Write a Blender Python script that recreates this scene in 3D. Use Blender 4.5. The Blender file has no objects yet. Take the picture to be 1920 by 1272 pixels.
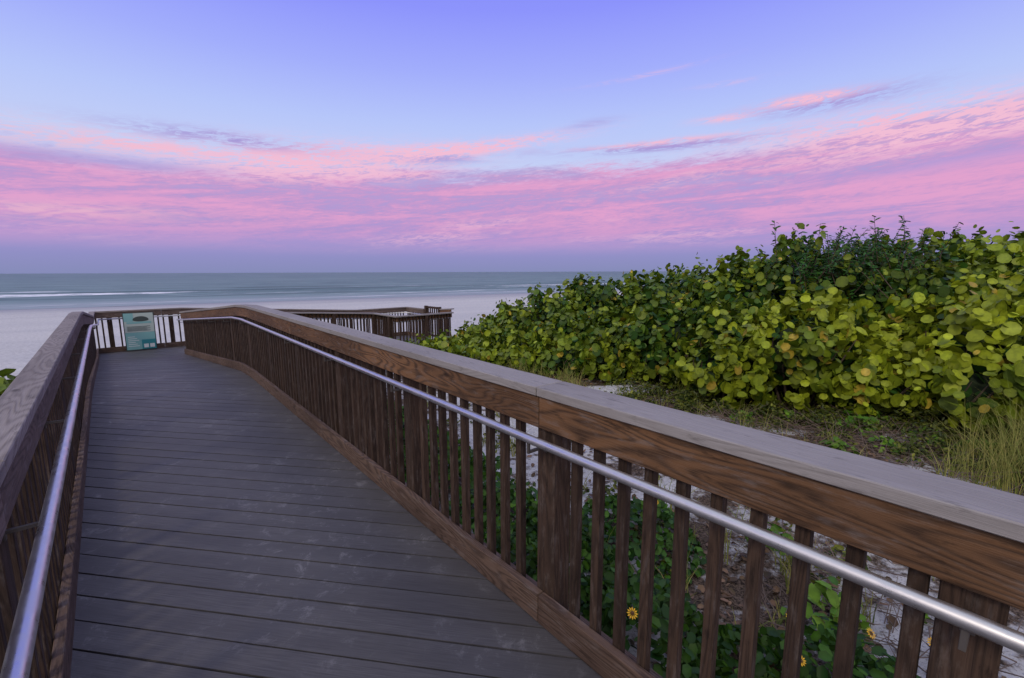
import bpy, math, random
import numpy as np
from mathutils import Vector, Matrix
random.seed(7); rng=np.random.default_rng(7)
scene=bpy.context.scene
scene.view_settings.view_transform='Standard'
scene.view_settings.look='None'; scene.view_settings.exposure=0

# ------------------------------------------------------------ frame of the walkway
W=(-.667,.745); N=(.745,.667)
def AL(a,l,z=0.0): return (a*W[0]+l*N[0], a*W[1]+l*N[1], z)
def toal(x,y): return x*W[0]+y*W[1], x*N[0]+y*N[1]
Q=(-.515,.857); S=(.857,.515)   # seaward / along-shore
SEA=-1.32
def zd(a,l):
    za=np.interp(a,[-50,7.6,8.4,14.3,50],[0,0,-.03,-.504,-.504])
    if a>12.3 and l>1.6: za-=.07*(min(l,6.7)-1.6)
    return float(za)
def lr(a):
    return float(np.interp(a,[-5,7.8,8.6,14.3],[1.095,1.543,1.56,1.40]))
LL=-.25
PATCH=[(1.9,8.0,1.0,.5),(4.3,4.4,.6,.35),(3.9,6.0,.4,.2),(2.9,6.6,.3,.2),(5.1,5.6,.35,.18)]

# ------------------------------------------------------------ node helpers
def srgb(r,g,b):
    f=lambda c:(c/255/12.92) if c/255<=.04045 else ((c/255+.055)/1.055)**2.4
    return (f(r),f(g),f(b),1)
class NT:
    def __init__(s,nt): s.nt=nt; s.n=nt.nodes; s.l=nt.links
    def new(s,t,**k):
        n=s.n.new(t)
        for a,b in k.items(): setattr(n,a,b)
        return n
    def put(s,inp,v):
        if isinstance(v,bpy.types.NodeSocket): s.l.new(v,inp)
        else: inp.default_value=v
    def m(s,op,a,b=None,c=None,clamp=False):
        n=s.n.new('ShaderNodeMath'); n.operation=op; n.use_clamp=clamp
        s.put(n.inputs[0],a)
        if b is not None: s.put(n.inputs[1],b)
        if c is not None: s.put(n.inputs[2],c)
        return n.outputs[0]
    def ss(s,x,a,b,lo=0.,hi=1.):
        n=s.n.new('ShaderNodeMapRange'); n.interpolation_type='SMOOTHSTEP'
        s.put(n.inputs[0],x); n.inputs[1].default_value=a; n.inputs[2].default_value=b
        n.inputs[3].default_value=lo; n.inputs[4].default_value=hi
        return n.outputs[0]
    def xyz(s,x,y,z=0.):
        n=s.n.new('ShaderNodeCombineXYZ')
        for i,v in enumerate((x,y,z)): s.put(n.inputs[i],v)
        return n.outputs[0]
    def sep(s,v):
        n=s.n.new('ShaderNodeSeparateXYZ'); s.l.new(v,n.inputs[0]); return n.outputs
    def noise(s,vec,scale=1.,detail=3.,rough=.5,dist=0.):
        n=s.n.new('ShaderNodeTexNoise'); s.put(n.inputs['Vector'],vec)
        n.inputs['Scale'].default_value=scale; n.inputs['Detail'].default_value=detail
        n.inputs['Roughness'].default_value=rough; n.inputs['Distortion'].default_value=dist
        return n.outputs[0]
    def mix(s,f,a,b,blend='MIX'):
        n=s.n.new('ShaderNodeMix'); n.data_type='RGBA'; n.blend_type=blend
        s.put(n.inputs[0],f); s.put(n.inputs[6],a); s.put(n.inputs[7],b)
        return n.outputs[2]
    def ramp(s,f,stops):
        n=s.n.new('ShaderNodeValToRGB'); s.put(n.inputs[0],f)
        cr=n.color_ramp
        while len(cr.elements)<len(stops): cr.elements.new(.5)
        for e,(p,c) in zip(cr.elements,stops): e.position=p; e.color=c
        return n.outputs[0]
    def bump(s,h,strength=.3,dist=.01):
        n=s.n.new('ShaderNodeBump'); n.inputs['Strength'].default_value=strength
        n.inputs['Distance'].default_value=dist; s.l.new(h,n.inputs['Height']); return n.outputs[0]
def mat(name):
    m=bpy.data.materials.new(name); m.use_nodes=True
    t=NT(m.node_tree); b=m.node_tree.nodes['Principled BSDF']
    return m,t,b
def simple(name,col,rough=.6,metal=0.):
    m,t,b=mat(name); b.inputs['Base Color'].default_value=(*col,1)
    b.inputs['Roughness'].default_value=rough; b.inputs['Metallic'].default_value=metal
    return m

# ------------------------------------------------------------ sky (world)
w=bpy.data.worlds.new("sky"); scene.world=w; w.use_nodes=True
t=NT(w.node_tree); w.node_tree.nodes.clear()
tc=t.new('ShaderNodeTexCoord'); dx,dy,dz=t.sep(tc.outputs['Generated'])
r=t.m('SQRT',t.m('ADD',t.m('MULTIPLY',dx,dx),t.m('MULTIPLY',dy,dy)))
tt=t.m('DIVIDE',dz,t.m('MAXIMUM',r,.01)); az=t.m('ARCTAN2',dx,dy)
base=t.ramp(tt,[(0,srgb(134,140,184)),(.035,srgb(146,144,198)),(.09,srgb(172,158,216)),(.16,srgb(190,186,234)),
  (.22,srgb(196,208,246)),(.30,srgb(182,198,250)),(.40,srgb(162,174,252)),(.52,srgb(141,148,252)),(.75,srgb(122,130,240)),(1,srgb(145,155,236))])
tilt=t.m('SUBTRACT',tt,t.m('MULTIPLY',az,.05))
nA=t.noise(t.xyz(t.m('MULTIPLY',az,2.2),t.m('MULTIPLY',tilt,15),3.1),1,5,.6,.5)
nB=t.noise(t.xyz(t.m('MULTIPLY',az,3.0),t.m('MULTIPLY',tilt,30),9.4),1,6,.68,.9)
nC=t.noise(t.xyz(t.m('MULTIPLY',az,17),t.m('MULTIPLY',tilt,85),1.4),1,5,.66,1.3)
nD=t.noise(t.xyz(t.m('MULTIPLY',az,38),t.m('MULTIPLY',t.m('SUBTRACT',tt,t.m('MULTIPLY',az,.12)),190),5.4),1,4,.65,1.2)
nE=t.m('ADD',t.m('MULTIPLY',nC,.5),t.m('MULTIPLY',nD,.5))
edge=t.m('ADD',t.m('ADD',t.m('MULTIPLY',az,.032),.214),t.m('MULTIPLY',t.m('SUBTRACT',nA,.5),.10))
up=t.ss(t.m('ADD',t.m('SUBTRACT',tt,edge),t.m('MULTIPLY',t.m('SUBTRACT',nE,.5),.08)),-.024,.012,1,0)
low=t.ss(tt,.028,.085)
streak=t.m('ADD',t.m('MULTIPLY',nB,.6),t.m('MULTIPLY',nE,.4))
dens=t.m('MULTIPLY',t.m('MULTIPLY',up,low),t.ss(streak,.34,.50,.66,1))
pinkf=t.ss(t.m('ADD',t.m('MULTIPLY',nB,.6),t.m('MULTIPLY',nE,.4)),.38,.60)
pinkf=t.m('MULTIPLY',pinkf,t.ss(tt,.05,.13,.45,1))
cc=t.mix(pinkf,srgb(176,148,206),srgb(226,162,206))
cc=t.mix(t.m('MULTIPLY',t.ss(nA,.52,.68,0,.6),t.ss(nE,.42,.58)),cc,srgb(236,188,214))
col=t.mix(dens,base,cc)
def wisp(col,a0,t0,ln,th,sl,st,c,nz):
    da=t.m('SUBTRACT',az,a0)
    dt=t.m('SUBTRACT',t.m('SUBTRACT',tt,t0),t.m('MULTIPLY',da,sl))
    dt=t.m('ADD',dt,t.m('MULTIPLY',t.m('SUBTRACT',nA,.5),th*2.))
    e=t.m('ADD',t.m('POWER',t.m('ABSOLUTE',t.m('DIVIDE',da,ln)),2.),t.m('POWER',t.m('ABSOLUTE',t.m('DIVIDE',dt,th)),2.))
    g=t.m('EXPONENT',t.m('MULTIPLY',e,-1.))
    f=t.m('MULTIPLY',t.m('MULTIPLY',g,t.ss(nz,.41,.57,.12,1)),st,clamp=True)
    return t.mix(f,col,c)
P1=srgb(242,190,214); PE=srgb(238,192,206); MV=srgb(166,154,216)
for a0,t0,ln,th,sl,st,c,nz in [
  (-.16,.234,.16,.012,.05,.9,MV,nB),(-.12,.252,.19,.014,.127,1.8,P1,nE),(-.41,.214,.17,.030,.10,1.6,P1,nE),(-.33,.200,.2,.02,.10,.9,P1,nE),
  (.31,.246,.17,.008,0,1.2,MV,nC),(.30,.254,.14,.005,.02,1.0,P1,nE),(.58,.289,.10,.016,-.02,1.2,MV,nE),(.55,.300,.07,.009,.0,1.4,P1,nE),
  (.42,.287,.05,.007,.0,.9,P1,nE),(.74,.230,.24,.024,.0,1.6,P1,nE),(-.54,.236,.14,.012,0,1.0,MV,nE),(.27,.384,.10,.004,.1,.35,P1,nC),
  (.42,.35,.05,.004,0,.3,P1,nC),(.16,.30,.05,.008,.1,.6,MV,nB),(-.66,.207,.14,.014,0,1.1,P1,nE),
  (-.79,.094,.16,.012,.02,.5,PE,nC),(-.75,.178,.16,.008,0,.9,MV,nE),(.7,.17,.3,.014,.03,.7,MV,nB),(-.8,.20,.15,.02,.0,.5,PE,nE)]:
    col=wisp(col,a0,t0,ln,th,sl,st,c,nz)
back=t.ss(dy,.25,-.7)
zen=t.ss(dz,.55,.95)  # unseen sky behind and overhead, brightened to add light to the scene
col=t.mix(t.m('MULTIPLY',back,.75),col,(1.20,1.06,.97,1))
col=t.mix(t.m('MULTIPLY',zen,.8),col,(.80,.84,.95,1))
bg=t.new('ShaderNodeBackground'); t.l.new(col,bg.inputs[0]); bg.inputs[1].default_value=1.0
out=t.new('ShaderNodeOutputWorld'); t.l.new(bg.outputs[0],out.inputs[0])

# ------------------------------------------------------------ sun
sd=bpy.data.lights.new('sun','SUN'); sd.energy=1.15; sd.angle=math.radians(12); sd.color=(1,.87,.70)
so=bpy.data.objects.new('sun',sd); scene.collection.objects.link(so)
so.rotation_euler=Vector((.45,.72,-.62)).to_track_quat('-Z','Y').to_euler()

# ------------------------------------------------------------ materials
def wood(name,c_dark,c_mid,c_lite,ringk=26,rough=.7,contrast=1.0,wear=.3):
    m,t,b=mat(name)
    uv=t.new('ShaderNodeUVMap'); u,v,_=t.sep(uv.outputs[0])
    n1=t.noise(t.xyz(t.m('MULTIPLY',u,1.1),t.m('MULTIPLY',v,9),0.),1,1.0,.4,.25)
    g=t.m('SINE',t.m('MULTIPLY',n1,ringk*5.0)); g=t.m('MULTIPLY_ADD',g,.5,.5)
    g=t.m('POWER',g,1.8)
    fib=t.noise(t.xyz(t.m('MULTIPLY',u,5),t.m('MULTIPLY',v,300),2.),1,3,.6)
    tint=t.noise(t.xyz(t.m('MULTIPLY',u,.8),t.m('MULTIPLY',v,2.3),5.),1,2,.5)
    blot=t.noise(t.xyz(t.m('MULTIPLY',u,7),t.m('MULTIPLY',v,26),8.),1,6,.7)
    vo=t.new('ShaderNodeTexVoronoi'); vo.feature='F1'; t.l.new(t.xyz(t.m('MULTIPLY',u,2.1),t.m('MULTIPLY',v,5.5),1.),vo.inputs['Vector']); vo.inputs['Scale'].default_value=1
    kn=t.ss(vo.outputs['Distance'],.10,.03)
    c=t.mix(t.m('MULTIPLY',g,contrast),(*c_mid,1),(*c_dark,1))
    c=t.mix(t.ss(fib,.4,.7,0,.5),c,(*c_lite,1))
    c=t.mix(t.ss(tint,.3,.7,0,.6),c,(c_dark[0]*.9,c_dark[1]*.9,c_dark[2]*.9,1))
    c=t.mix(t.ss(blot,.50,.70,0,wear),c,(.19,.165,.155,1))
    c=t.mix(t.ss(blot,.45,.32,0,.65),c,(c_dark[0]*.6,c_dark[1]*.6,c_dark[2]*.6,1))
    c=t.mix(t.m('MULTIPLY',kn,.8),c,(c_dark[0]*.4,c_dark[1]*.4,c_dark[2]*.4,1))
    t.l.new(c,b.inputs['Base Color']); b.inputs['Roughness'].default_value=rough
    b.inputs['Specular IOR Level'].default_value=.22
    h=t.m('ADD',t.m('MULTIPLY',g,-.6),fib)
    t.l.new(t.bump(h,.5,.003),b.inputs['Normal'])
    return m
M_wood=wood('stained_pine',(.048,.027,.016),(.190,.098,.046),(.245,.147,.085),22,.72,.95,.42)
M_bal=wood('stained_baluster',(.020,.0135,.011),(.066,.041,.029),(.095,.063,.047),20,.8,.7,.35)
M_kerb=wood('weathered_kerb',(.046,.029,.023),(.136,.089,.066),(.19,.135,.108),22,.78,.9,.5)
M_cap=wood('weathered_cap',(.19,.178,.175),(.255,.243,.243),(.31,.30,.305),24,.75,.35,.2)
M_capL=wood('weathered_cap_grain',(.13,.112,.103),(.255,.228,.215),(.315,.29,.28),20,.78,.8,.25)
M_woodL=wood('weathered_rail_board',(.058,.041,.035),(.155,.115,.098),(.21,.17,.148),20,.78,.8,.5)
M_steel,t,b=mat('brushed_handrail'); b.inputs['Base Color'].default_value=(.58,.58,.59,1); b.inputs['Metallic'].default_value=.9; b.inputs['Roughness'].default_value=.32
uvn=t.new('ShaderNodeNewGeometry'); nn_=t.noise(uvn.outputs['Position'],14,5,.7)
t.l.new(t.ss(nn_,.35,.65,.26,.44),b.inputs['Roughness'])
M_brk=simple('bracket_metal',(.12,.11,.105),.6,.5)

# deck composite
M_deck,t,b=mat('composite_decking')
g=t.new('ShaderNodeNewGeometry'); uv=t.new('ShaderNodeUVMap'); u,v,_=t.sep(uv.outputs[0])
fib=t.noise(t.xyz(t.m('MULTIPLY',u,5),t.m('MULTIPLY',v,220),0.),1,3,.6)
tint=t.noise(t.xyz(t.m('MULTIPLY',u,.05),t.m('MULTIPLY',v,7.3),3.),1,0,.5)
scuf=t.noise(g.outputs['Position'],9,9,.8,.5)
scuf2=t.noise(g.outputs['Position'],1.1,4,.6)
c=t.mix(t.ss(fib,.3,.7),(.068,.065,.069,1),(.110,.106,.111,1))
c=t.mix(t.ss(tint,.3,.7,0,.5),c,(.062,.059,.063,1))
c=t.mix(t.m('MULTIPLY',t.ss(scuf,.52,.66,0,.7),t.ss(scuf2,.44,.6)),c,(.26,.255,.265,1))
c=t.mix(t.ss(scuf2,.4,.65,0,.3),c,(.125,.122,.128,1))
t.l.new(c,b.inputs['Base Color']); b.inputs['Roughness'].default_value=.62; b.inputs['Specular IOR Level'].default_value=.35
t.l.new(t.bump(fib,.4,.002),b.inputs['Normal'])
M_under=simple('gap_shade_dark',(.008,.007,.006),.9)  # near-black colour standing in for the shade below the boards

# ground
M_sand,t,b=mat('beach_sand')
g=t.new('ShaderNodeNewGeometry'); px,py,pz=t.sep(g.outputs['Position'])
al_a=t.m('ADD',t.m('MULTIPLY',px,W[0]),t.m('MULTIPLY',py,W[1])); al_l=t.m('ADD',t.m('MULTIPLY',px,N[0]),t.m('MULTIPLY',py,N[1]))
q=t.m('ADD',t.m('MULTIPLY',px,Q[0]),t.m('MULTIPLY',py,Q[1])); s=t.m('ADD',t.m('MULTIPLY',px,S[0]),t.m('MULTIPLY',py,S[1]))
n1=t.noise(g.outputs['Position'],.9,6,.6,.2); n2=t.noise(g.outputs['Position'],9,8,.7); n3=t.noise(g.outputs['Position'],60,4,.7)
dry=t.mix(t.ss(n2,.35,.65),(.43,.43,.43,1),(.57,.57,.56,1))
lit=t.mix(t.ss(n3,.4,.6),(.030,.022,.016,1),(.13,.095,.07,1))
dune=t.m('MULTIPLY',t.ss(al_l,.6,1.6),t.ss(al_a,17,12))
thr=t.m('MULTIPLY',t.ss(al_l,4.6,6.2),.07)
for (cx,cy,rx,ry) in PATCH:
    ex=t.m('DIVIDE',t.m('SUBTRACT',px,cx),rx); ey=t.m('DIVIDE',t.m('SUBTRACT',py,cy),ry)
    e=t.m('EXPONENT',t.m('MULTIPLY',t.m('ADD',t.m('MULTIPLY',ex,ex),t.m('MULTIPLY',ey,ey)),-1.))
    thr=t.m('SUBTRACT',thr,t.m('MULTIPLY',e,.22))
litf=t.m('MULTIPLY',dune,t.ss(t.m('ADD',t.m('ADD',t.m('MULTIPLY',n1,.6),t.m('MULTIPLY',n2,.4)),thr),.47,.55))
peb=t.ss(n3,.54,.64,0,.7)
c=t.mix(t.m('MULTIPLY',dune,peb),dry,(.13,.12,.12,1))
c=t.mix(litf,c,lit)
n4=t.noise(t.xyz(t.m('MULTIPLY',s,.03),t.m('MULTIPLY',q,.3),0.),1,4,.6)
c=t.mix(t.ss(n4,.35,.65,0,.45),c,t.mix(1.,c,(.78,.80,.84,1),'MULTIPLY'))
wet=t.ss(t.m('ADD',q,t.m('MULTIPLY',n4,8)),46,58)
c=t.mix(wet,c,(.28,.29,.31,1))
t.l.new(c,b.inputs['Base Color'])
rr=t.m('SUBTRACT',.95,t.m('MULTIPLY',wet,.5)); t.l.new(rr,b.inputs['Roughness'])
b.inputs['Specular IOR Level'].default_value=.15
hb=t.m('ADD',t.m('MULTIPLY',n2,1.),t.m('MULTIPLY',n3,.3)); t.l.new(t.bump(hb,.8,.035),b.inputs['Normal'])

M_sea,t,b=mat('sea_water')
g=t.new('ShaderNodeNewGeometry'); px,py,pz=t.sep(g.outputs['Position'])
q=t.m('ADD',t.m('MULTIPLY',px,Q[0]),t.m('MULTIPLY',py,Q[1])); s=t.m('ADD',t.m('MULTIPLY',px,S[0]),t.m('MULTIPLY',py,S[1]))
lq=t.m('MULTIPLY',t.m('LOGARITHM',t.m('MAXIMUM',q,30.),2.718),14.)
wn=t.noise(t.xyz(t.m('MULTIPLY',s,.10),t.m('MULTIPLY',q,.45),0.),1,6,.65,.4)
wf=t.noise(t.xyz(t.m('DIVIDE',t.m('MULTIPLY',s,14.),t.m('MAXIMUM',q,30.)),t.m('MULTIPLY',lq,2.2),0.),1,6,.65,.4)
wl=t.noise(t.xyz(t.m('MULTIPLY',s,.012),t.m('MULTIPLY',q,.10),4.),1,4,.6,.3)
far=t.ss(q,70,500)
c=t.mix(t.ss(wn,.35,.65),(.062,.122,.126,1),(.155,.240,.238,1))
c=t.mix(t.ss(wl,.42,.64,0,.5),c,(.20,.285,.29,1))
c=t.mix(far,c,t.mix(t.ss(wf,.35,.65),(.072,.130,.146,1),(.155,.228,.245,1)))
c=t.mix(t.ss(q,66,56,0,.6),c,(.32,.37,.40,1))
fn=t.noise(t.xyz(t.m('MULTIPLY',s,.03),t.m('MULTIPLY',q,.12),7.),1,4,.65,.4)
fd=t.noise(t.xyz(t.m('MULTIPLY',s,.35),t.m('MULTIPLY',q,1.1),1.),1,6,.75,.5)
qq=t.m('ADD',q,t.m('MULTIPLY',t.m('SUBTRACT',wl,.5),18))
def fband(q0,w_,th,k):
    dq=t.m('ABSOLUTE',t.m('SUBTRACT',qq,q0))
    band=t.ss(dq,w_,w_*.3)
    return t.m('MULTIPLY',t.m('MULTIPLY',band,t.ss(fn,th,th+.08)),t.m('MULTIPLY',t.ss(fd,.38,.56),k))
def dband(q0,w_,th):
    dq=t.m('ABSOLUTE',t.m('SUBTRACT',qq,q0))
    return t.m('MULTIPLY',t.ss(dq,w_,w_*.3),t.ss(fn,th,th+.08,.2,.85))
for a_ in [(89,4.5,.42),(105,5.,.50),(70,1.5,.45)]:
    c=t.mix(dband(*a_),c,(.038,.090,.085,1))
f=fband(82.5,4.2,.44,1.)
for a_ in [(73.5,1.8,.52,.6),(98,3.8,.53,.85),(66,1.5,.47,.6),(56,1.,.35,.6)]:
    f=t.m('MAXIMUM',f,fband(*a_))
c=t.mix(f,c,(.80,.82,.85,1))
t.l.new(c,b.inputs['Base Color']); b.inputs['Roughness'].default_value=.5; b.inputs['Specular IOR Level'].default_value=.14
t.l.new(t.bump(wn,.7,.4),b.inputs['Normal'])

def leafmat(name,trans=.3,rough=.45):
    m=bpy.data.materials.new(name); m.use_nodes=True; t=NT(m.node_tree); b=m.node_tree.nodes['Principled BSDF']
    a=t.new('ShaderNodeAttribute'); a.attribute_name='Col'
    g=t.new('ShaderNodeNewGeometry'); n=t.noise(g.outputs['Position'],18,2,.5)
    c=t.mix(t.ss(n,.35,.7,0,.3),a.outputs[0],(.02,.045,.006,1))
    t.l.new(c,b.inputs['Base Color']); b.inputs['Roughness'].default_value=rough
    b.inputs['Specular IOR Level'].default_value=.22
    tr=t.new('ShaderNodeBsdfTranslucent'); t.l.new(c,tr.inputs[0])
    mx=t.new('ShaderNodeMixShader'); mx.inputs[0].default_value=trans
    t.l.new(b.outputs[0],mx.inputs[1]); t.l.new(tr.outputs[0],mx.inputs[2])
    t.l.new(mx.outputs[0],m.node_tree.nodes['Material Output'].inputs[0])
    return m
M_leaf=leafmat('foliage_leaf',.20); M_grass=leafmat('grass_blade',.2,.6)
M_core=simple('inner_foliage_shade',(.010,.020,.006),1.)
M_twig=simple('dry_twig',(.13,.095,.075),.9)
M_bark=simple('branch_bark',(.07,.05,.035),.9)

# ------------------------------------------------------------ mesh helpers
def mkobj(name,verts,faces,m,uvs=None,parent=None,smooth=False,bevel=0):
    me=bpy.data.meshes.new(name); me.from_pydata(verts,[],faces)
    if uvs is not None:
        ul=me.uv_layers.new(name='UVMap'); ul.data.foreach_set('uv',np.array(uvs,dtype=np.float32).ravel())
    me.materials.append(m); me.update()
    if smooth: me.polygons.foreach_set('use_smooth',[True]*len(me.polygons))
    o=bpy.data.objects.new(name,me); scene.collection.objects.link(o)
    if parent: o.parent=parent
    if bevel:
        bm=o.modifiers.new('bevel','BEVEL'); bm.width=bevel; bm.segments=1; bm.limit_method='ANGLE'
    return o
def empty(name):
    e=bpy.data.objects.new(name,None); scene.collection.objects.link(e); return e
class MB:
    def __init__(s): s.v=[]; s.f=[]; s.uv=[]
    def sweep(s,pts,offs,o0,o1,z0,z1,close=True):
        i0=len(s.v); vo=random.random()*40; uo=random.random()*40
        L=0; Ls=[]
        for i,p in enumerate(pts):
            if i: L+=math.dist(p,pts[i-1])
            Ls.append(L+uo)
            ox,oy=offs[i]
            for (o,z) in ((o0,z0),(o0,z1),(o1,z1),(o1,z0)):
                s.v.append((p[0]+ox*o,p[1]+oy*o,p[2]+z))
        dz=abs(z1-z0); dw=abs(o1-o0); cum=[0,dz,dz+dw,2*dz+dw,2*dz+2*dw]
        for i in range(len(pts)-1):
            b=i0+4*i
            for k in range(4):
                k2=(k+1)%4
                s.f.append((b+k,b+k2,b+4+k2,b+4+k))
                s.uv+= [(Ls[i],vo+cum[k]),(Ls[i],vo+cum[k+1]),(Ls[i+1],vo+cum[k+1]),(Ls[i+1],vo+cum[k])]
        for b,sg in ((i0,1),(i0+4*(len(pts)-1),-1)):
            idx=(b,b+3,b+2,b+1) if sg==1 else (b,b+1,b+2,b+3)
            s.f.append(idx)
            s.uv+=[(vo,vo),(vo+dw,vo),(vo+dw,vo+.3),(vo,vo+.3)]
    def post(s,c,tx,ox,wd,o0,o1,z0,z1):
        i0=len(s.v); vo=random.random()*40; uo=random.random()*40
        cs=[(-wd/2,o0),(wd/2,o0),(wd/2,o1),(-wd/2,o1)]
        for z in (z0,z1):
            for a,o in cs: s.v.append((c[0]+tx[0]*a+ox[0]*o,c[1]+tx[1]*a+ox[1]*o,c[2]+z))
        d=o1-o0; cum=[0,wd,wd+d,2*wd+d,2*wd+2*d]
        for k in range(4):
            k2=(k+1)%4
            s.f.append((i0+k,i0+k2,i0+4+k2,i0+4+k))
            s.uv+=[(uo,vo+cum[k]),(uo,vo+cum[k+1]),(uo+z1-z0,vo+cum[k+1]),(uo+z1-z0,vo+cum[k])]
        s.f.append((i0+4,i0+5,i0+6,i0+7)); s.uv+=[(uo,vo),(uo,vo+.05),(uo+.05,vo+.05),(uo+.05,vo)]
        s.f.append((i0+3,i0+2,i0+1,i0)); s.uv+=[(uo,vo),(uo,vo+.05),(uo+.05,vo+.05),(uo+.05,vo)]
    def obj(s,name,m,parent=None,bevel=.003):
        return mkobj(name,s.v,s.f,m,s.uv,parent,bevel=bevel)

def path_info(pts,side):
    n=len(pts); offs=[]
    def perp(p,q_):
        d=(q_[0]-p[0],q_[1]-p[1]); L=math.hypot(*d) or 1
        return (side*d[1]/L,-side*d[0]/L)
    for i in range(n):
        a=perp(pts[max(i-1,0)],pts[max(i-1,0)+1]) if i>0 else perp(pts[0],pts[1])
        b=perp(pts[i],pts[i+1]) if i<n-1 else a
        bx,by=a[0]+b[0],a[1]+b[1]; L=math.hypot(bx,by)
        bx/=L; by/=L
        c=bx*a[0]+by*a[1]
        offs.append((bx/c,by/c))
    return offs
RZ=.035
def railing(name,pts,side,phase,seams,capmat,railmat,capw=.150,pipe=True):
    E=empty(name)
    offs=path_info(pts,side)
    cum=[0]
    for i in range(1,len(pts)): cum.append(cum[-1]+math.dist(pts[i],pts[i-1]))
    T=cum[-1]
    def samp(s_):
        i=min(max(int(np.searchsorted(cum,s_))-1,0),len(pts)-2)
        f=(s_-cum[i])/(cum[i+1]-cum[i])
        p=tuple(pts[i][k]*(1-f)+pts[i+1][k]*f for k in range(3))
        d=(pts[i+1][0]-pts[i][0],pts[i+1][1]-pts[i][1]); L=math.hypot(*d); d=(d[0]/L,d[1]/L)
        o=(side*d[1],-side*d[0])
        return p,d,o
    def sub(s0,s1):
        a,d,o=samp(s0); P=[a]; O=[o]
        for i,c in enumerate(cum):
            if s0+.02<c<s1-.02: P.append(pts[i]); O.append(offs[i])
        b_,d,o=samp(s1-1e-4)
        P.append(b_); O.append(o); 
        if s0==0: O[0]=offs[0]
        return P,O
    kb=MB(); fa=MB(); cp=MB(); cb=MB(); po=MB()
    cuts=[0]+[x for x in seams if 0<x<T]+[T]
    for i in range(len(cuts)-1):
        g0=.002 if i else 0; g1=.002 if i<len(cuts)-2 else 0
        P,O=sub(cuts[i]+g0 if i else 0,cuts[i+1]-g1)
        j=random.uniform(-.001,.001)
        kb.sweep(P,O,j,.038,.004,.142)
        fa.sweep(P,O,j,.038,.889+RZ,1.028+RZ)
        cp.sweep(P,O,-.016,capw,1.031+RZ,1.069+RZ+j)
    P,O=sub(0,T); kb.sweep(P,O,.152,.190,-.26,.0)
    s_=phase%1.3; posts=[]
    while s_<T:
        posts.append(s_); s_+=1.3
    for s_ in posts:
        p,d,o=samp(s_); po.post(p,d,o,.105,.0405,min(.146,capw-.004),-1.1,1.028+RZ)
    s_=.06
    while s_<T-.03:
        if min(abs(s_-q_) for q_ in posts)>.085:
            p,d,o=samp(s_)
            j=random.uniform(-.003,.003)
            cb.post((p[0]+d[0]*j,p[1]+d[1]*j,p[2]),d,o,.036,.0415,.078,-.05,1.026+RZ)
        s_+=.1165
    kb.obj('kerb_board',M_kerb,E); fa.obj('top_rail_board',railmat,E); cp.obj('cap_board',capmat,E)
    cb.obj('balusters',M_bal,E,.002); po.obj('posts',M_bal,E)
    if pipe:
        rads=.0185; off=-.070; zz=.898; vs=[]; fs=[]; K=14
        P=[pts[i] for i in range(len(pts))]
        for i,p in enumerate(P):
            o=offs[i]; L=math.hypot(*o); ou=(o[0]/L,o[1]/L)
            cx,cy,cz=p[0]+o[0]*off,p[1]+o[1]*off,p[2]+zz
            for k in range(K):
                th=2*math.pi*k/K
                vs.append((cx+ou[0]*math.cos(th)*rads,cy+ou[1]*math.cos(th)*rads,cz+math.sin(th)*rads))
        for i in range(len(P)-1):
            for k in range(K):
                fs.append((i*K+k,i*K+(k+1)%K,(i+1)*K+(k+1)%K,(i+1)*K+k))
        mkobj('metal_handrail',vs,fs,M_steel,None,E,smooth=True)
        br=MB()
        for s_ in posts:
            p,d,o=samp(s_)
            br.post(p,d,o,.012,-.067,-.055,.828,.881)
            br.post(p,d,o,.012,-.055,.041,.828,.840)
            br.post(p,d,o,.024,.034,.0405,.81,.86)
        br.obj('handrail_brackets',M_brk,E,.001)
    return E

# ------------------------------------------------------------ paths
A_s=-1.6
ra=[A_s]+list(np.arange(-.5,7.2,1.0))+list(np.arange(7.4,9.4,.2))+list(np.arange(9.8,14.2,.8))+[14.3]
right=[AL(a,lr(a),zd(a,lr(a))) for a in ra]
right+= [AL(14.3,l,zd(14.3,l)) for l in (1.7,3,4.5,6.0,6.7)]
right+= [AL(12.8,6.7,zd(14.3,6.7)),AL(12.8,8.7,zd(14.3,8.7))]
left=[AL(a,LL,zd(a,LL)) for a in ([A_s]+list(np.arange(-.5,7.2,1.0))+list(np.arange(7.4,8.8,.2))+[9.5,11,12.5,14.3,15.9])]
left+= [AL(15.9,l,zd(15.9,l)) for l in (1.6,3,4.5,6,6.7,8.7)]
left+= [AL(14.6,8.7,zd(14.6,8.7))]
seamsR=[2.905+3.9*i for i in range(-1,6)]
railing('wooden_railing',right,+1,2.90,seamsR,M_cap,M_wood)
railing('wooden_railing',left,-1,2.2,[3.3+3.9*i for i in range(8)],M_capL,M_woodL,.095)
railing('wooden_railing',[AL(13.5,8.7,zd(13.5,8.7)),AL(12.84,8.7,zd(12.9,8.7))],-1,.3,[],M_cap,M_wood,pipe=False)
gt=MB(); zg=zd(14,8.7); n_=(N[0],N[1]); w_=(W[0],W[1])
for a in (13.6,14.5): gt.post(AL(a,8.7,zg),w_,n_,.1,.0,.1,-.6,1.20)
for z0 in (1.12,.9,.1): gt.post(AL(14.05,8.7,zg),w_,n_,.796,.02,.06,z0,z0+.07)
for k in range(6): gt.post(AL(13.7+.14*k,8.7,zg),w_,n_,.036,.062,.10,.12,1.19)
gt.obj('beach_gate',M_bal)

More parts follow.
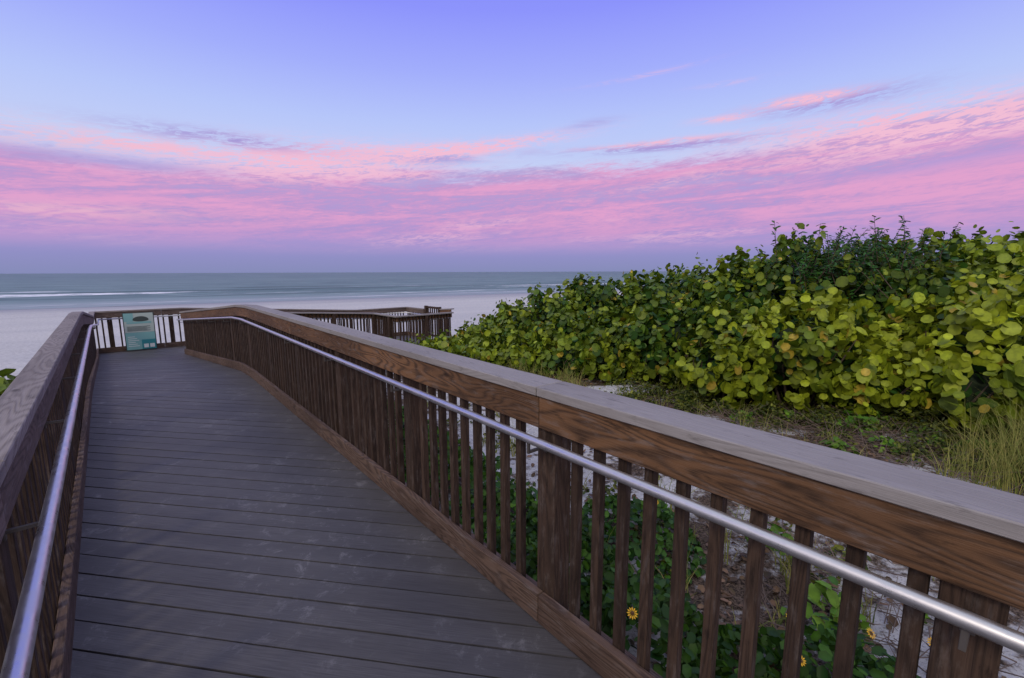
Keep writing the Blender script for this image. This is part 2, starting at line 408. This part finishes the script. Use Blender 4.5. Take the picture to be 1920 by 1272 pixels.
# ------------------------------------------------------------ deck boards
def clip(poly,nx,ny,d):
    out=[]
    for i in range(len(poly)):
        p=poly[i]; q_=poly[(i+1)%len(poly)]
        fp=nx*p[0]+ny*p[1]-d; fq=nx*q_[0]+ny*q_[1]-d
        if fp<=0: out.append(p)
        if (fp<0<fq) or (fq<0<fp):
            t_=fp/(fp-fq); out.append((p[0]+(q_[0]-p[0])*t_,p[1]+(q_[1]-p[1])*t_))
    return out
sections=[]
brk=[A_s,7.6,8.4,14.3]
for i in range(3):
    a0,a1=brk[i],brk[i+1]
    sections.append([(a0,LL-.09),(a1,LL-.09),(a1,lr(a1)+.15),(a0,lr(a0)+.15)])
sections.append([(14.3,LL-.09),(16.05,LL-.09),(16.05,1.6),(14.3,1.6)])
sections.append([(14.15,1.6),(16.05,1.6),(16.05,6.7),(14.15,6.7)])
sections.append([(12.65,6.7),(16.05,6.7),(16.05,8.85),(12.65,8.85)])
ang=math.radians(-9); BD=(math.cos(ang),math.sin(ang)); BN=(-BD[1],BD[0]); BW=.140
dv=[];df=[];duv=[];uv_=[];uf=[]
for sec in sections:
    wp=[AL(a,l)[:2] for a,l in sec]
    area=sum(wp[i][0]*wp[(i+1)%4][1]-wp[(i+1)%4][0]*wp[i][1] for i in range(4))
    if area<0: wp=wp[::-1]
    vals=[p[0]*BN[0]+p[1]*BN[1] for p in wp]
    def Z(p):
        a,l=toal(*p)
        a=min(max(a,min(x[0] for x in sec)),max(x[0] for x in sec)); 
        return zd(a if not(a>12.3 and sec[0][1]>1.) else 15,l)
    k0=int(math.floor(min(vals)/BW)); k1=int(math.ceil(max(vals)/BW))
    for k in range(k0,k1+1):
        poly=clip(clip(wp,BN[0],BN[1],(k+1)*BW-.0045),-BN[0],-BN[1],-(k*BW+.0045))
        if len(poly)<3: continue
        i0=len(dv); n=len(poly); ro=(k*7.31)%13; jz=((k*37)%11-5)*.00025
        for p in poly: dv.append((p[0],p[1],Z(p)+jz))
        for p in poly: dv.append((p[0],p[1],Z(p)-.026))
        uvp=[(p[0]*BD[0]+p[1]*BD[1]+ro,p[0]*BN[0]+p[1]*BN[1]+ro) for p in poly]
        df.append(tuple(range(i0,i0+n))); duv+=uvp
        for j in range(n):
            j2=(j+1)%n
            df.append((i0+j2,i0+j,i0+n+j,i0+n+j2)); duv+=[uvp[j2],uvp[j],uvp[j],uvp[j2]]
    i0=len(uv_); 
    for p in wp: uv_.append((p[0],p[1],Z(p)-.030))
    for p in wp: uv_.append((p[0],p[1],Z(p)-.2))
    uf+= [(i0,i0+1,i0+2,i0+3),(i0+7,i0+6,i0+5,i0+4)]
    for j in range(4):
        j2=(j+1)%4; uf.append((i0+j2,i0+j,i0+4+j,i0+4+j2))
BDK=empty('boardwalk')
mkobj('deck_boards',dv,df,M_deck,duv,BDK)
mkobj('deck_gap_shade',uv_,uf,M_under,None,BDK)  # solid slab added under the boards so their gaps look shaded

# ------------------------------------------------------------ information sign
SG=empty('information_sign')
zs=zd(15.8,.6)
m_w=simple('sign_panel_cream',(.40,.50,.48),.4); m_t=simple('sign_panel_teal',(.03,.25,.29),.4); m_t2=simple('sign_panel_pale_teal',(.20,.44,.45),.4)
m_dk=simple('sign_print_dark',(.04,.06,.06),.5); m_wt=simple('sign_print_white',(.66,.73,.73),.5)
def panel(name,a,l0,l1,z0,z1,th,m):
    vs=[];
    for aa in (a,a+th):
        for l,z in ((l0,z0),(l1,z0),(l1,z1),(l0,z1)): vs.append(AL(aa,l,zs+z))
    fs=[(0,1,2,3),(7,6,5,4),(1,0,4,5),(2,1,5,6),(3,2,6,7),(0,3,7,4)]
    return mkobj(name,vs,fs,m,None,SG)
l0,l1=.31,.93
panel('frame',15.78,l0-.02,l1+.02,.02,1.04,.02,m_dk)
panel('lower_panel',15.775,l0,l1,.04,.50,.004,m_t2)
panel('upper_panel',15.775,l0,l1,.503,1.02,.004,m_w)
panel('teal_corner',15.7715,l1-.30,l1,.04,.30,.002,m_t)
panel('teal_top',15.7715,l0,l0+.2,.80,1.02,.002,m_t2)
vs=[AL(15.770,.66+.17*math.cos(x),zs+.84+.045*math.sin(x)+(.05*max(0,math.sin(x)))) for x in np.linspace(0,2*math.pi,24,endpoint=False)]
mkobj('picture_mound',vs,[tuple(range(24))],m_dk,None,SG)
panel('picture_base',15.7715,l0+.05,l1-.05,.74,.79,.001,m_t2)
for i in range(5): panel('text_line',15.770,l0+.05,l1-.08-.07*(i%2),.545+.028*i,.555+.028*i,.002,m_dk)
for i in range(6): panel('text_line',15.772,l0+.04,l0+.27-.04*(i%3),.13+.05*i,.145+.05*i,.002,m_wt)
for i in range(2): panel('pictogram',15.769,l1-.26+.13*i,l1-.16+.13*i,.08,.18,.002,m_wt)

# ------------------------------------------------------------ ground and sea
def sm(x,a,b):
    t_=np.clip((x-a)/(b-a),0,1); return t_*t_*(3-2*t_)
def fbm(x,y):
    return (np.sin(x*1.3+y*.7+1)+np.sin(-x*.8+y*1.7+2)+.6*np.sin(x*2.9-y*2.1)+.4*np.sin(x*4.7+y*5.3+.5))/3
def gz(x,y):
    a=x*W[0]+y*W[1]; l=x*N[0]+y*N[1]; q_=x*Q[0]+y*Q[1]
    z=np.where(q_<55,SEA+.004*(55-q_),SEA-.03*(q_-55))
    z=np.maximum(z,-6)
    d=sm(l,-.6,2.6)*sm(a,17,8)
    z=z+d*(.52+.10*fbm(x,y)+.03*fbm(x*3,y*3))+.02*fbm(x*.7,y*.7)*sm(q_,52,20)
    return z
def grid(name,us,vs_,f,m):
    U,V=np.meshgrid(us,vs_,indexing='ij'); X,Y,Zz=f(U,V)
    vv=np.stack([X,Y,Zz],-1).reshape(-1,3); nu,nv=U.shape
    I=np.arange(nu*nv).reshape(nu,nv)
    F=np.stack([I[:-1,:-1],I[1:,:-1],I[1:,1:],I[:-1,1:]],-1).reshape(-1,4)
    o=mkobj(name,vv.tolist(),F.tolist(),m,smooth=True); return o
ax=np.concatenate([-np.geomspace(6000,22,18),np.arange(-20,22,.22),np.geomspace(23,6000,18)])
ay=np.concatenate([-np.geomspace(6000,12,14),np.arange(-10,24,.22),np.arange(25,95,2.5),np.geomspace(100,6000,12)])
grid('sandy_ground',ax,ay,lambda x,y:(x,y,gz(x,y)),M_sand)
uq=np.concatenate([np.arange(52,130,.5),np.geomspace(131,30000,60)])
us=np.concatenate([-np.geomspace(30000,210,24),np.arange(-200,300,2.5),np.geomspace(303,30000,24)])
def seaf(s_,q_):
    ph=q_+2.5*np.sin(s_*.03)+1.5*np.sin(s_*.071+1)
    am=.5+.5*np.sin(s_*.045+1.3)*np.sin(s_*.017)
    h=.45*am*np.exp(-((ph-82)/1.6)**2)+.3*(1-am)*np.exp(-((ph-96)/2)**2)+.22*am*np.exp(-((ph-68)/1.2)**2)
    h+=.05*np.sin(ph*.9)*sm(q_,60,75)*sm(q_,128,100)
    return (s_*S[0]+q_*Q[0],s_*S[1]+q_*Q[1],SEA+.02+h)
grid('sea',us,uq,seaf,M_sea)

# ------------------------------------------------------------ foliage
def unit(v): return v/np.maximum(np.linalg.norm(v,axis=-1,keepdims=True),1e-6)
def leaf_obj(name,pos,nrm,size,col,m,aspect=1.,K=8,cup=.18,parent=None,tang=None):
    n=len(pos); nrm=unit(nrm)
    rv=rng.normal(size=(n,3)) if tang is None else tang
    tx=unit(rv-nrm*np.sum(rv*nrm,-1,keepdims=True)); by=np.cross(nrm,tx)
    th=np.linspace(0,2*np.pi,K,endpoint=False)
    asp=aspect*(1+rng.uniform(-.12,.12,size=(n,1,1)))
    ring=(np.cos(th)[None,:,None]*tx[:,None,:]+np.sin(th)[None,:,None]*by[:,None,:]*asp)*size[:,None,None]
    bend=(np.abs(np.sin(th))*cup)[None,:,None]*nrm[:,None,:]*size[:,None,None]*rng.uniform(.2,1.8,size=(n,1,1))
    V=np.concatenate([pos[:,None,:],pos[:,None,:]+ring+bend],1).reshape(-1,3)
    base=(np.arange(n)*(K+1))[:,None]
    k=np.arange(K)
    tri=np.stack([np.broadcast_to(base,(n,K)),base+1+k,base+1+(k+1)%K],-1).reshape(-1)
    me=bpy.data.meshes.new(name); nf=n*K
    me.vertices.add(len(V)); me.vertices.foreach_set('co',V.astype(np.float32).ravel())
    me.loops.add(nf*3); me.loops.foreach_set('vertex_index',tri.astype(np.int32))
    me.polygons.add(nf); me.polygons.foreach_set('loop_start',(np.arange(nf)*3).astype(np.int32))
    me.polygons.foreach_set('loop_total',np.full(nf,3,dtype=np.int32))
    me.update(); me.validate()
    ca=me.color_attributes.new('Col','FLOAT_COLOR','POINT')
    C=np.ones((n,K+1,4),dtype=np.float32); C[:,:,:3]=col[:,None,:]; C[:,0,:3]*=1.25
    ca.data.foreach_set('color',C.ravel())
    me.materials.append(m); me.polygons.foreach_set('use_smooth',np.ones(nf,dtype=bool))
    o=bpy.data.objects.new(name,me); scene.collection.objects.link(o)
    if parent: o.parent=parent
    return o
def limbs(name,segs,m,parent=None):
    vs=[];fs=[]
    for p0,p1,r0,r1 in segs:
        p0=Vector(p0);p1=Vector(p1); d=(p1-p0).normalized(); a=d.orthogonal().normalized(); b_=d.cross(a)
        i=len(vs)
        for p,r_ in ((p0,r0),(p1,r1)):
            for k in range(5):
                th=k*2*math.pi/5; vs.append(tuple(p+(a*math.cos(th)+b_*math.sin(th))*r_))
        for k in range(5): fs.append((i+k,i+(k+1)%5,i+5+(k+1)%5,i+5+k))
    return mkobj(name,vs,fs,m,None,parent,smooth=True)
# x,y,r,ztop,tint
L=[(5.9,9.4,1.8,2.05,.25),(4.75,9.7,1.15,1.8,.15),(7.9,8.8,1.7,2.05,.35),(6.9,9.0,1.1,1.8,.2),(4.7,7.3,1.05,1.15,1.0),(3.9,7.9,.8,.95,.45),(6.9,6.6,1.15,1.3,1.0),(3.55,7.5,.8,.5,.75),
   (5.9,7.3,.9,.75,.55),(5.3,6.6,.75,.3,.9),(5.35,7.0,.6,.6,.8),(6.2,6.0,.8,.55,.7),(7.3,5.6,1.0,1.2,1.1),(8.5,5.6,1.2,1.4,.8),
   (4.1,11.0,1.6,1.48,.10),(3.2,11.0,1.2,1.18,.15),(2.5,11.9,1.4,1.35,.18),(1.5,12.3,1.3,1.08,.22),(.55,13.0,1.2,.68,.35),(-.6,13.7,1.0,.05,.45),
   (1.4,10.7,1.05,.55,.3),(2.5,10.0,.95,.70,.35),(.4,11.3,.95,.12,.4),(-.8,12.1,.8,-.3,.45),(3.2,9.1,1.0,.92,.28),(2.1,9.35,.7,.25,.5),(2.9,8.75,.7,.35,.55),(1.2,9.8,.7,.0,.45),(.2,10.4,.65,-.25,.5),
   (9.8,8.4,2.0,2.05,.4),(8.8,6.9,1.3,1.5,.7),(7.4,11.4,2.0,2.0,.3),(10.5,11,2.4,2.2,.3),(5.4,12.8,1.8,1.5,.3),
   (0.0,12.2,.8,.0,.5),(-1.6,12.6,.8,-.42,.45),(-2.35,12.2,.7,-.5,.5),(-1.6,11.4,.7,-.5,.45),(-2.9,11.7,.6,-.45,.5),(-.6,10.9,.6,-.35,.5)]
B=[]
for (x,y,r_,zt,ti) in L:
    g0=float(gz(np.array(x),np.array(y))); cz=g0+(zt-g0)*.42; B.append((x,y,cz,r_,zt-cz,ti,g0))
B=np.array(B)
BUSH=empty('sea_grape_bush')
allp=[];alln=[];alls=[];allc=[];segs=[]
for bi,(x,y,cz,r_,h,ti,g0) in enumerate(B):
    area=2*math.pi*r_*max(r_,h)*1.2
    ns=int(area*20)
    d=unit(rng.normal(size=(ns*2,3))); d=d[d[:,2]>-.55][:ns]; ns=len(d)
    lump=1+.22*np.sin(d[:,0]*6+bi)*np.sin(d[:,1]*7+bi*2)+.14*np.sin(d[:,2]*9+d[:,0]*7+bi)+rng.normal(size=ns)*.08
    rad=np.stack([np.full(ns,r_),np.full(ns,r_),np.where(d[:,2]>0,h,(cz-g0)*1.2)],-1)
    p=np.array([x,y,cz])+d*rad*(lump*.86)[:,None]
    gd=gz(p[:,0],p[:,1]); ok=p[:,2]>gd+.02
    for bj,(x2,y2,cz2,r2,h2,_,_) in enumerate(B):
        if bj==bi: continue
        e=((p[:,0]-x2)/r2)**2+((p[:,1]-y2)/r2)**2+((p[:,2]-cz2)/h2)**2
        ok&=e>.36
    p=p[ok]; d=d[ok]; ns=len(p)
    sd_=unit(d*.8+np.array([0,0,.85])+rng.normal(size=(ns,3))*.35)
    ln=rng.uniform(.20,.46,ns)*(1+ (rng.random(ns)>.86)*.9)
    K=7
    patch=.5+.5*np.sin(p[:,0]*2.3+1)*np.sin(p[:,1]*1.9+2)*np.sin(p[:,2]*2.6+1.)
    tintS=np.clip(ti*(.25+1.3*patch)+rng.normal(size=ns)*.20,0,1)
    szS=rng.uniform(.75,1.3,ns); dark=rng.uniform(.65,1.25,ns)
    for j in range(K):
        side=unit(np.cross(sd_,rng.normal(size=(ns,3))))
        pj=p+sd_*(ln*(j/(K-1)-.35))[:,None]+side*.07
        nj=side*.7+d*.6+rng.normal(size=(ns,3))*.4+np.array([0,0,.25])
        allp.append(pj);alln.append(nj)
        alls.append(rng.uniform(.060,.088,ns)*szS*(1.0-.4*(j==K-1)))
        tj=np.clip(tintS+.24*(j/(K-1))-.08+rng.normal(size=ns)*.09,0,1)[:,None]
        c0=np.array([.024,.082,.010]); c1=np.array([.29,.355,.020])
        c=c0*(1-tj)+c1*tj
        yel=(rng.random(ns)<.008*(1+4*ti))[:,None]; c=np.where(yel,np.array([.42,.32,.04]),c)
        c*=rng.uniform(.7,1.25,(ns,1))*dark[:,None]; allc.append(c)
    for k in range(10):
        th=random.uniform(0,6.28); b0=(x+.25*r_*math.cos(th),y+.25*r_*math.sin(th),g0-.05)
        b1=(x+.6*r_*math.cos(th),y+.6*r_*math.sin(th),cz); b2=(x+.75*r_*math.cos(th+.2),y+.75*r_*math.sin(th+.2),cz+h*.45)
        segs+=[(b0,b1,.026,.016),(b1,b2,.016,.006)]
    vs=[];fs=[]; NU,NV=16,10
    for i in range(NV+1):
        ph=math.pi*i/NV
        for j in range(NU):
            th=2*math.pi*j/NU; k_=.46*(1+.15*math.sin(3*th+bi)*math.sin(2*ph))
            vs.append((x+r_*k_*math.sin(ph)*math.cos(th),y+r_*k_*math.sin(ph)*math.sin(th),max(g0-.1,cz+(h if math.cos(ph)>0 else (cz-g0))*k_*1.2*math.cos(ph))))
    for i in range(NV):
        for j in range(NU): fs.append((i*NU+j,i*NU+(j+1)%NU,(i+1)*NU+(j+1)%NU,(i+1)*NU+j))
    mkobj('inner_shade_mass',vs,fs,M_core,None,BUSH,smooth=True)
    # leaves clothing the inside so that gaps show deeper foliage
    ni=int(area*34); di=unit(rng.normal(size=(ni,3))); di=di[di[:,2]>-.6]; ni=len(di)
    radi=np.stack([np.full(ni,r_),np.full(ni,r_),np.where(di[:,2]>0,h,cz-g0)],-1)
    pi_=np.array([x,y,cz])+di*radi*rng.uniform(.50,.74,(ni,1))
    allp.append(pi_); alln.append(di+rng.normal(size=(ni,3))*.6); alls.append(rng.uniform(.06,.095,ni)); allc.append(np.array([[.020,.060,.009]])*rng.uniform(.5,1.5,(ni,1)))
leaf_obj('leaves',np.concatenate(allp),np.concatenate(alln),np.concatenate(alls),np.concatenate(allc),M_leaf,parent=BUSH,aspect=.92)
limbs('branches',segs,M_bark,BUSH)
def small_bush(name,x,y,r_,zt,n,ls,ti,asp=.92,lmax=None):
    g0=float(gz(np.array(x),np.array(y))); E=empty(name)
    d=unit(rng.normal(size=(n,3))); cz=(g0+zt)/2
    p=np.array([x,y,cz])+d*np.array([r_,r_,(zt-g0)/2])*rng.uniform(.55,1,(n,1))
    if lmax is not None:
        a_,l_=toal(p[:,0],p[:,1]); k_=l_<lmax; p=p[k_]; d=d[k_]; n=len(p)
    tj=np.clip(ti+rng.normal(size=(n,1))*.2,0,1); c=np.array([.03,.085,.012])*(1-tj)+np.array([.20,.28,.025])*tj
    leaf_obj('leaves',p,d+rng.normal(size=(n,3))*.5,rng.uniform(.8,1.2,n)*ls,c,M_leaf,parent=E,aspect=asp)
    limbs('branches',[((x,y,g0-.05),(x+random.uniform(-.4,.2)*r_,y+random.uniform(-.6,.3)*r_,cz+.2),.025,.008) for _ in range(7)],M_bark,E)
small_bush('sea_grape_bush',-4.46,3.60,.66,.84,800,.075,.8,lmax=-.55)
for a_,l_,r_,zt in [(12.7,3.1,.5,.12),(12.6,4.0,.55,.1),(12.3,4.9,.6,-.1),(11.7,3.4,.6,.0),(12.0,5.7,.6,-.25)]:
    x,y,_=AL(a_,l_); small_bush('coastal_bush',x,y,r_,zt,1300,.045,.55,.4)

# fine-leaved shrub rising through the sea grape
FS=empty('coastal_shrub'); pp=[];nn=[];tg=[];sz=[];cl=[];sg=[]
for k in range(170):
    bx=6.3+random.gauss(0,.55); by_=8.5+random.gauss(0,.4); bz=1.0+random.random()*.8
    dr=Vector((random.gauss(0,.4),random.gauss(0,.4),1)).normalized(); ln=random.uniform(.4,.85)
    p1=Vector((bx,by_,bz))+dr*ln; sg.append(((bx,by_,bz),tuple(p1),.008,.003))
    for j in range(22):
        f_=j/22; c_=Vector((bx,by_,bz))+dr*ln*f_; sdv=Vector((random.gauss(0,1),random.gauss(0,1),.5)).normalized()
        pp.append(c_+sdv*.05); nn.append((random.gauss(0,.5),random.gauss(0,.5)-.4,1)); tg.append(sdv); sz.append(random.uniform(.035,.06)); cl.append(np.array([.026,.085,.014])*random.uniform(.6,1.6))
leaf_obj('leaves',np.array([tuple(x) for x in pp]),np.array(nn),np.array(sz),np.array(cl),M_leaf,aspect=.35,K=6,parent=FS,tang=np.array([tuple(x) for x in tg]))
limbs('stems',sg,M_bark,FS)

def inpatch(X,Y):
    r_=np.zeros_like(np.asarray(X,dtype=float))>1
    for (cx,cy,rx,ry) in PATCH: r_|=((X-cx)/rx)**2+((Y-cy)/ry)**2<.55
    return r_
def cover(name,cl_list,ls,cA,cB,asp=.6,den=420):
    E=empty(name); P=[];Nn=[];Sz=[];C=[]
    for (x,y,r_,h) in cl_list:
        n=int(den*r_*r_*3.14*(.6+h)); rr_=np.sqrt(rng.random(n))*r_; th=rng.random(n)*6.283
        X=x+rr_*np.cos(th); Y=y+rr_*np.sin(th)
        hh=h*(1-(rr_/r_)**2)*(.75+.35*np.sin(X*7)*np.sin(Y*8))
        Zz=gz(X,Y)+np.maximum(hh,.02)*(.25+.85*np.sqrt(rng.random(n)))
        a,l=toal(X,Y); ok=((l>1.62+.03*a)|(a>14))&~(inpatch(X,Y)&(rng.random(n)>.08))
        X,Y,Zz=X[ok],Y[ok],Zz[ok]; n=len(X)
        if n==0: continue
        P.append(np.stack([X,Y,Zz],-1)); Nn.append(rng.normal(size=(n,3))*.55+np.array([-.1,-.25,.8])); Sz.append(rng.uniform(.7,1.3,n)*ls)
        tj=rng.random((n,1))**1.5; C.append((np.array(cA)*(1-tj)+np.array(cB)*tj)*rng.uniform(.7,1.2,(n,1))*rng.uniform(.65,1.25))
    leaf_obj('leaves',np.concatenate(P),np.concatenate(Nn),np.concatenate(Sz),np.concatenate(C),M_leaf,aspect=asp,K=6,parent=E)
    return E
def cal(a,l,r_,h): x,y,_=AL(a,l); return (x,y,r_,h)
sunf=[cal(1.3,2.1,.55,.55),cal(2.0,2.1,.55,.65),cal(2.7,2.2,.6,.6),cal(3.6,2.3,.7,.55),cal(4.6,2.5,.8,.5),cal(5.7,2.5,.7,.5),cal(6.8,2.6,.8,.55),cal(8,2.7,.9,.6),cal(9.5,2.8,1.,.7),cal(11,2.8,1.,.7),cal(12.3,3,1.,.6),
  cal(.75,2.35,.40,.42),cal(.35,2.6,.42,.42),cal(-.1,2.55,.4,.38),cal(1.9,3.0,.55,.4),cal(12.9,4.6,1.,.7),cal(12.2,6,.8,.5)]
SF=cover('beach_sunflower',sunf,.032,(.014,.055,.008),(.075,.19,.018),.7,1000)
olive=[(.4,10.0,.7,.25),(-.5,11.0,.8,.3),(-1.2,10.6,.8,.25),(5.4,5.9,.5,.4),(6.4,5.3,.6,.4),(7,5.0,.7,.4),(4.5,6.3,.4,.25)]
for _ in range(150):
    f_=random.random(); bx=1.6+4.6*f_+random.gauss(0,.35); by_=8.4-3.1*f_+random.gauss(0,.6); olive.append((bx,by_,random.uniform(.08,.32),random.uniform(.08,.38)))
for _ in range(34):
    a_=random.uniform(.2,6); l_=random.uniform(2.9,4.8); x,y,_z=AL(a_,l_); olive.append((x,y,random.uniform(.06,.2),random.uniform(.06,.2)))
cover('dune_creeper',olive,.028,(.028,.046,.010),(.17,.19,.025),.5,950)
bright=[(3.05,4.35,.2,.2),(2.05,3.3,.2,.25),(2.0,2.6,.22,.28),(4.6,5.9,.28,.25),(5.2,5.5,.25,.3),(3.9,5.2,.2,.15),(4.15,6.5,.2,.3),(5.6,5.2,.25,.35),(2.7,2.5,.16,.25),(3.4,6.5,.2,.2),(4.9,6.1,.3,.35),(3.0,7.4,.2,.2),(3.9,6.9,.22,.3),(3.4,7.0,.2,.25),(4.6,5.3,.2,.25)]
cover('seedling_plant',bright,.050,(.06,.16,.015),(.18,.32,.03),.6,330)
fv=[];ff=[];cv=[];cf=[]
for (a,l,z) in [(.75,2.35,.52),(.62,2.5,.47),(.5,2.25,.45),(.3,2.55,.5),(.85,2.6,.40),(.2,2.35,.42),(1.35,2.3,.68),(2.2,2.5,.62),(1.7,3.0,.45),(-.1,2.5,.45),(2.9,2.5,.72),(3.3,2.1,.66),(.1,2.8,.4),(1.15,1.85,.55)]:
    x,y,_=AL(a,l); z=float(gz(np.array(x),np.array(y)))+z
    nz_=Vector((random.gauss(0,.3)-.2,-.7,.8)).normalized(); a1=nz_.orthogonal().normalized(); b1=nz_.cross(a1); c_=Vector((x,y,z)); R=random.uniform(.024,.032)
    for k in range(12):
        th=k*math.pi/6; i=len(fv)
        for rr_,dt in ((.25,0),(.7,-.2),(1,0),(.7,.2)):
            fv.append(tuple(c_+(a1*math.cos(th+dt)+b1*math.sin(th+dt))*R*rr_+nz_*.002))
        ff.append((i,i+1,i+2,i+3))
    i=len(cv)
    for k in range(8): th=k*math.pi/4; cv.append(tuple(c_+(a1*math.cos(th)+b1*math.sin(th))*R*.34+nz_*.004))
    cv.append(tuple(c_+nz_*.010))
    for k in range(8): cf.append((i+k,i+(k+1)%8,i+8))
mkobj('flower_petals',fv,ff,simple('yellow_petal',(.75,.42,.01),.6),None,SF)
mkobj('flower_centres',cv,cf,simple('flower_centre',(.10,.045,.01),.8),None,SF)

def grass(name,cls,cA,cB):
    vs=[];fs=[];cs=[]
    for (x,y,r_,n,h) in cls:
        for _ in range(n):
            rr_=r_*math.sqrt(random.random()); th=random.random()*6.283
            px,py=x+rr_*math.cos(th),y+rr_*math.sin(th)
            a,l=toal(px,py)
            if l<1.7+.03*a and a<14: continue
            z=float(gz(np.array(px),np.array(py)))-.02; hh=h*random.uniform(.45,1.15)
            lean=Vector((random.gauss(0,.35),random.gauss(0,.35),0)); wd=random.uniform(.003,.006)
            sx=Vector((random.gauss(0,1),random.gauss(0,.4),0)).normalized()*wd; i=len(vs)
            t_=random.random(); c=tuple(cA[k]*(1-t_)+cB[k]*t_ for k in range(3))
            for f_ in (0,.35,.7,1.):
                p=Vector((px,py,z+hh*(f_-.18*f_*f_*lean.length*2)))+lean*hh*f_*f_
                k_=1-f_*.92
                vs.append(tuple(p-sx*k_)); vs.append(tuple(p+sx*k_)); cs+= [c,c]
            for k in range(3): fs.append((i+2*k,i+2*k+1,i+2*k+3,i+2*k+2))
    o=mkobj(name,vs,fs,M_grass); ca=o.data.color_attributes.new('Col','FLOAT_COLOR','POINT')
    C=np.ones((len(vs),4),dtype=np.float32); C[:,:3]=np.array(cs); ca.data.foreach_set('color',C.ravel()); return o
gl=[(5.5,4.9,.35,260,.75),(5.3,4.45,.3,240,.8),(6.1,4.8,.4,260,1.1),(4.85,4.5,.22,110,.55),(.3,9.4,.5,160,.45),(-.3,14.8,1.4,700,.6),(.8,15.6,1.2,500,.6),(-1.5,13.6,.8,360,.55),(-2.3,12.6,.6,260,.5),(3.2,7.9,.25,60,.45),(1.05,8.5,.25,80,.5)]
for _ in range(95):
    x,y,_z=AL(random.uniform(-.3,6.5),random.uniform(2.6,6.8)); gl.append((x,y,.08,random.randint(6,20),random.uniform(.18,.6)))
grass('dune_grass',gl,(.14,.20,.035),(.40,.36,.12))
segs=[]
for (x,y,r_,n) in [(3.4,6.5,.8,240),(4.2,5.9,.8,320),(5.0,5.6,.6,240),(4.4,6.3,.7,300),(3.0,5.2,.9,130),(2.6,4.0,.9,130),(2.3,2.9,.7,120),(2.0,2.3,.6,80),(4.4,4.6,.8,140),(2.4,7.4,.7,80),(5.6,5.3,.6,160)]:
    for _ in range(n):
        px=x+random.gauss(0,.5)*r_; py=y+random.gauss(0,.5)*r_; z=float(gz(np.array(px),np.array(py)))
        th=random.random()*6.283; ln=random.uniform(.06,.45); e=random.uniform(0,.45)
        segs.append(((px,py,z+.01+random.random()*.04),(px+ln*math.cos(th),py+ln*math.sin(th),z+.02+e*ln*1.3),random.uniform(.002,.006),.0015))
limbs('dead_branches',segs,M_twig)
n=9500; X=rng.uniform(.2,8,n); Y=rng.uniform(1,9.5,n); a_,l_=toal(X,Y); ok=(l_>1.7+.03*a_)&(np.sin(X*2.1+1)*np.sin(Y*1.8)+rng.normal(size=n)*.4+.3*(l_>4.5)>-.1)&~(inpatch(X,Y)&(rng.random(n)>.15))
X,Y=X[ok],Y[ok]; n=len(X)
cb=np.array([[.13,.08,.048]])*rng.uniform(.4,2.0,(n,1))
leaf_obj('leaf_litter',np.stack([X,Y,gz(X,Y)+.015],-1),rng.normal(size=(n,3))*.35+np.array([0,0,1]),rng.uniform(.012,.042,n),cb,M_leaf,aspect=.7,K=6)

# ------------------------------------------------------------ camera
cd=bpy.data.cameras.new('camera'); cd.sensor_width=36; cd.lens=850/1920*36; cd.clip_end=60000; cd.clip_start=.05
co=bpy.data.objects.new('camera',cd); scene.collection.objects.link(co)
p=math.atan(126/850)
R=Matrix.Rotation(math.pi/2-p,4,'X')@Matrix.Rotation(math.radians(-.2),4,'Z')
co.matrix_world=Matrix.Translation((0,0,1.58))@R
scene.camera=co
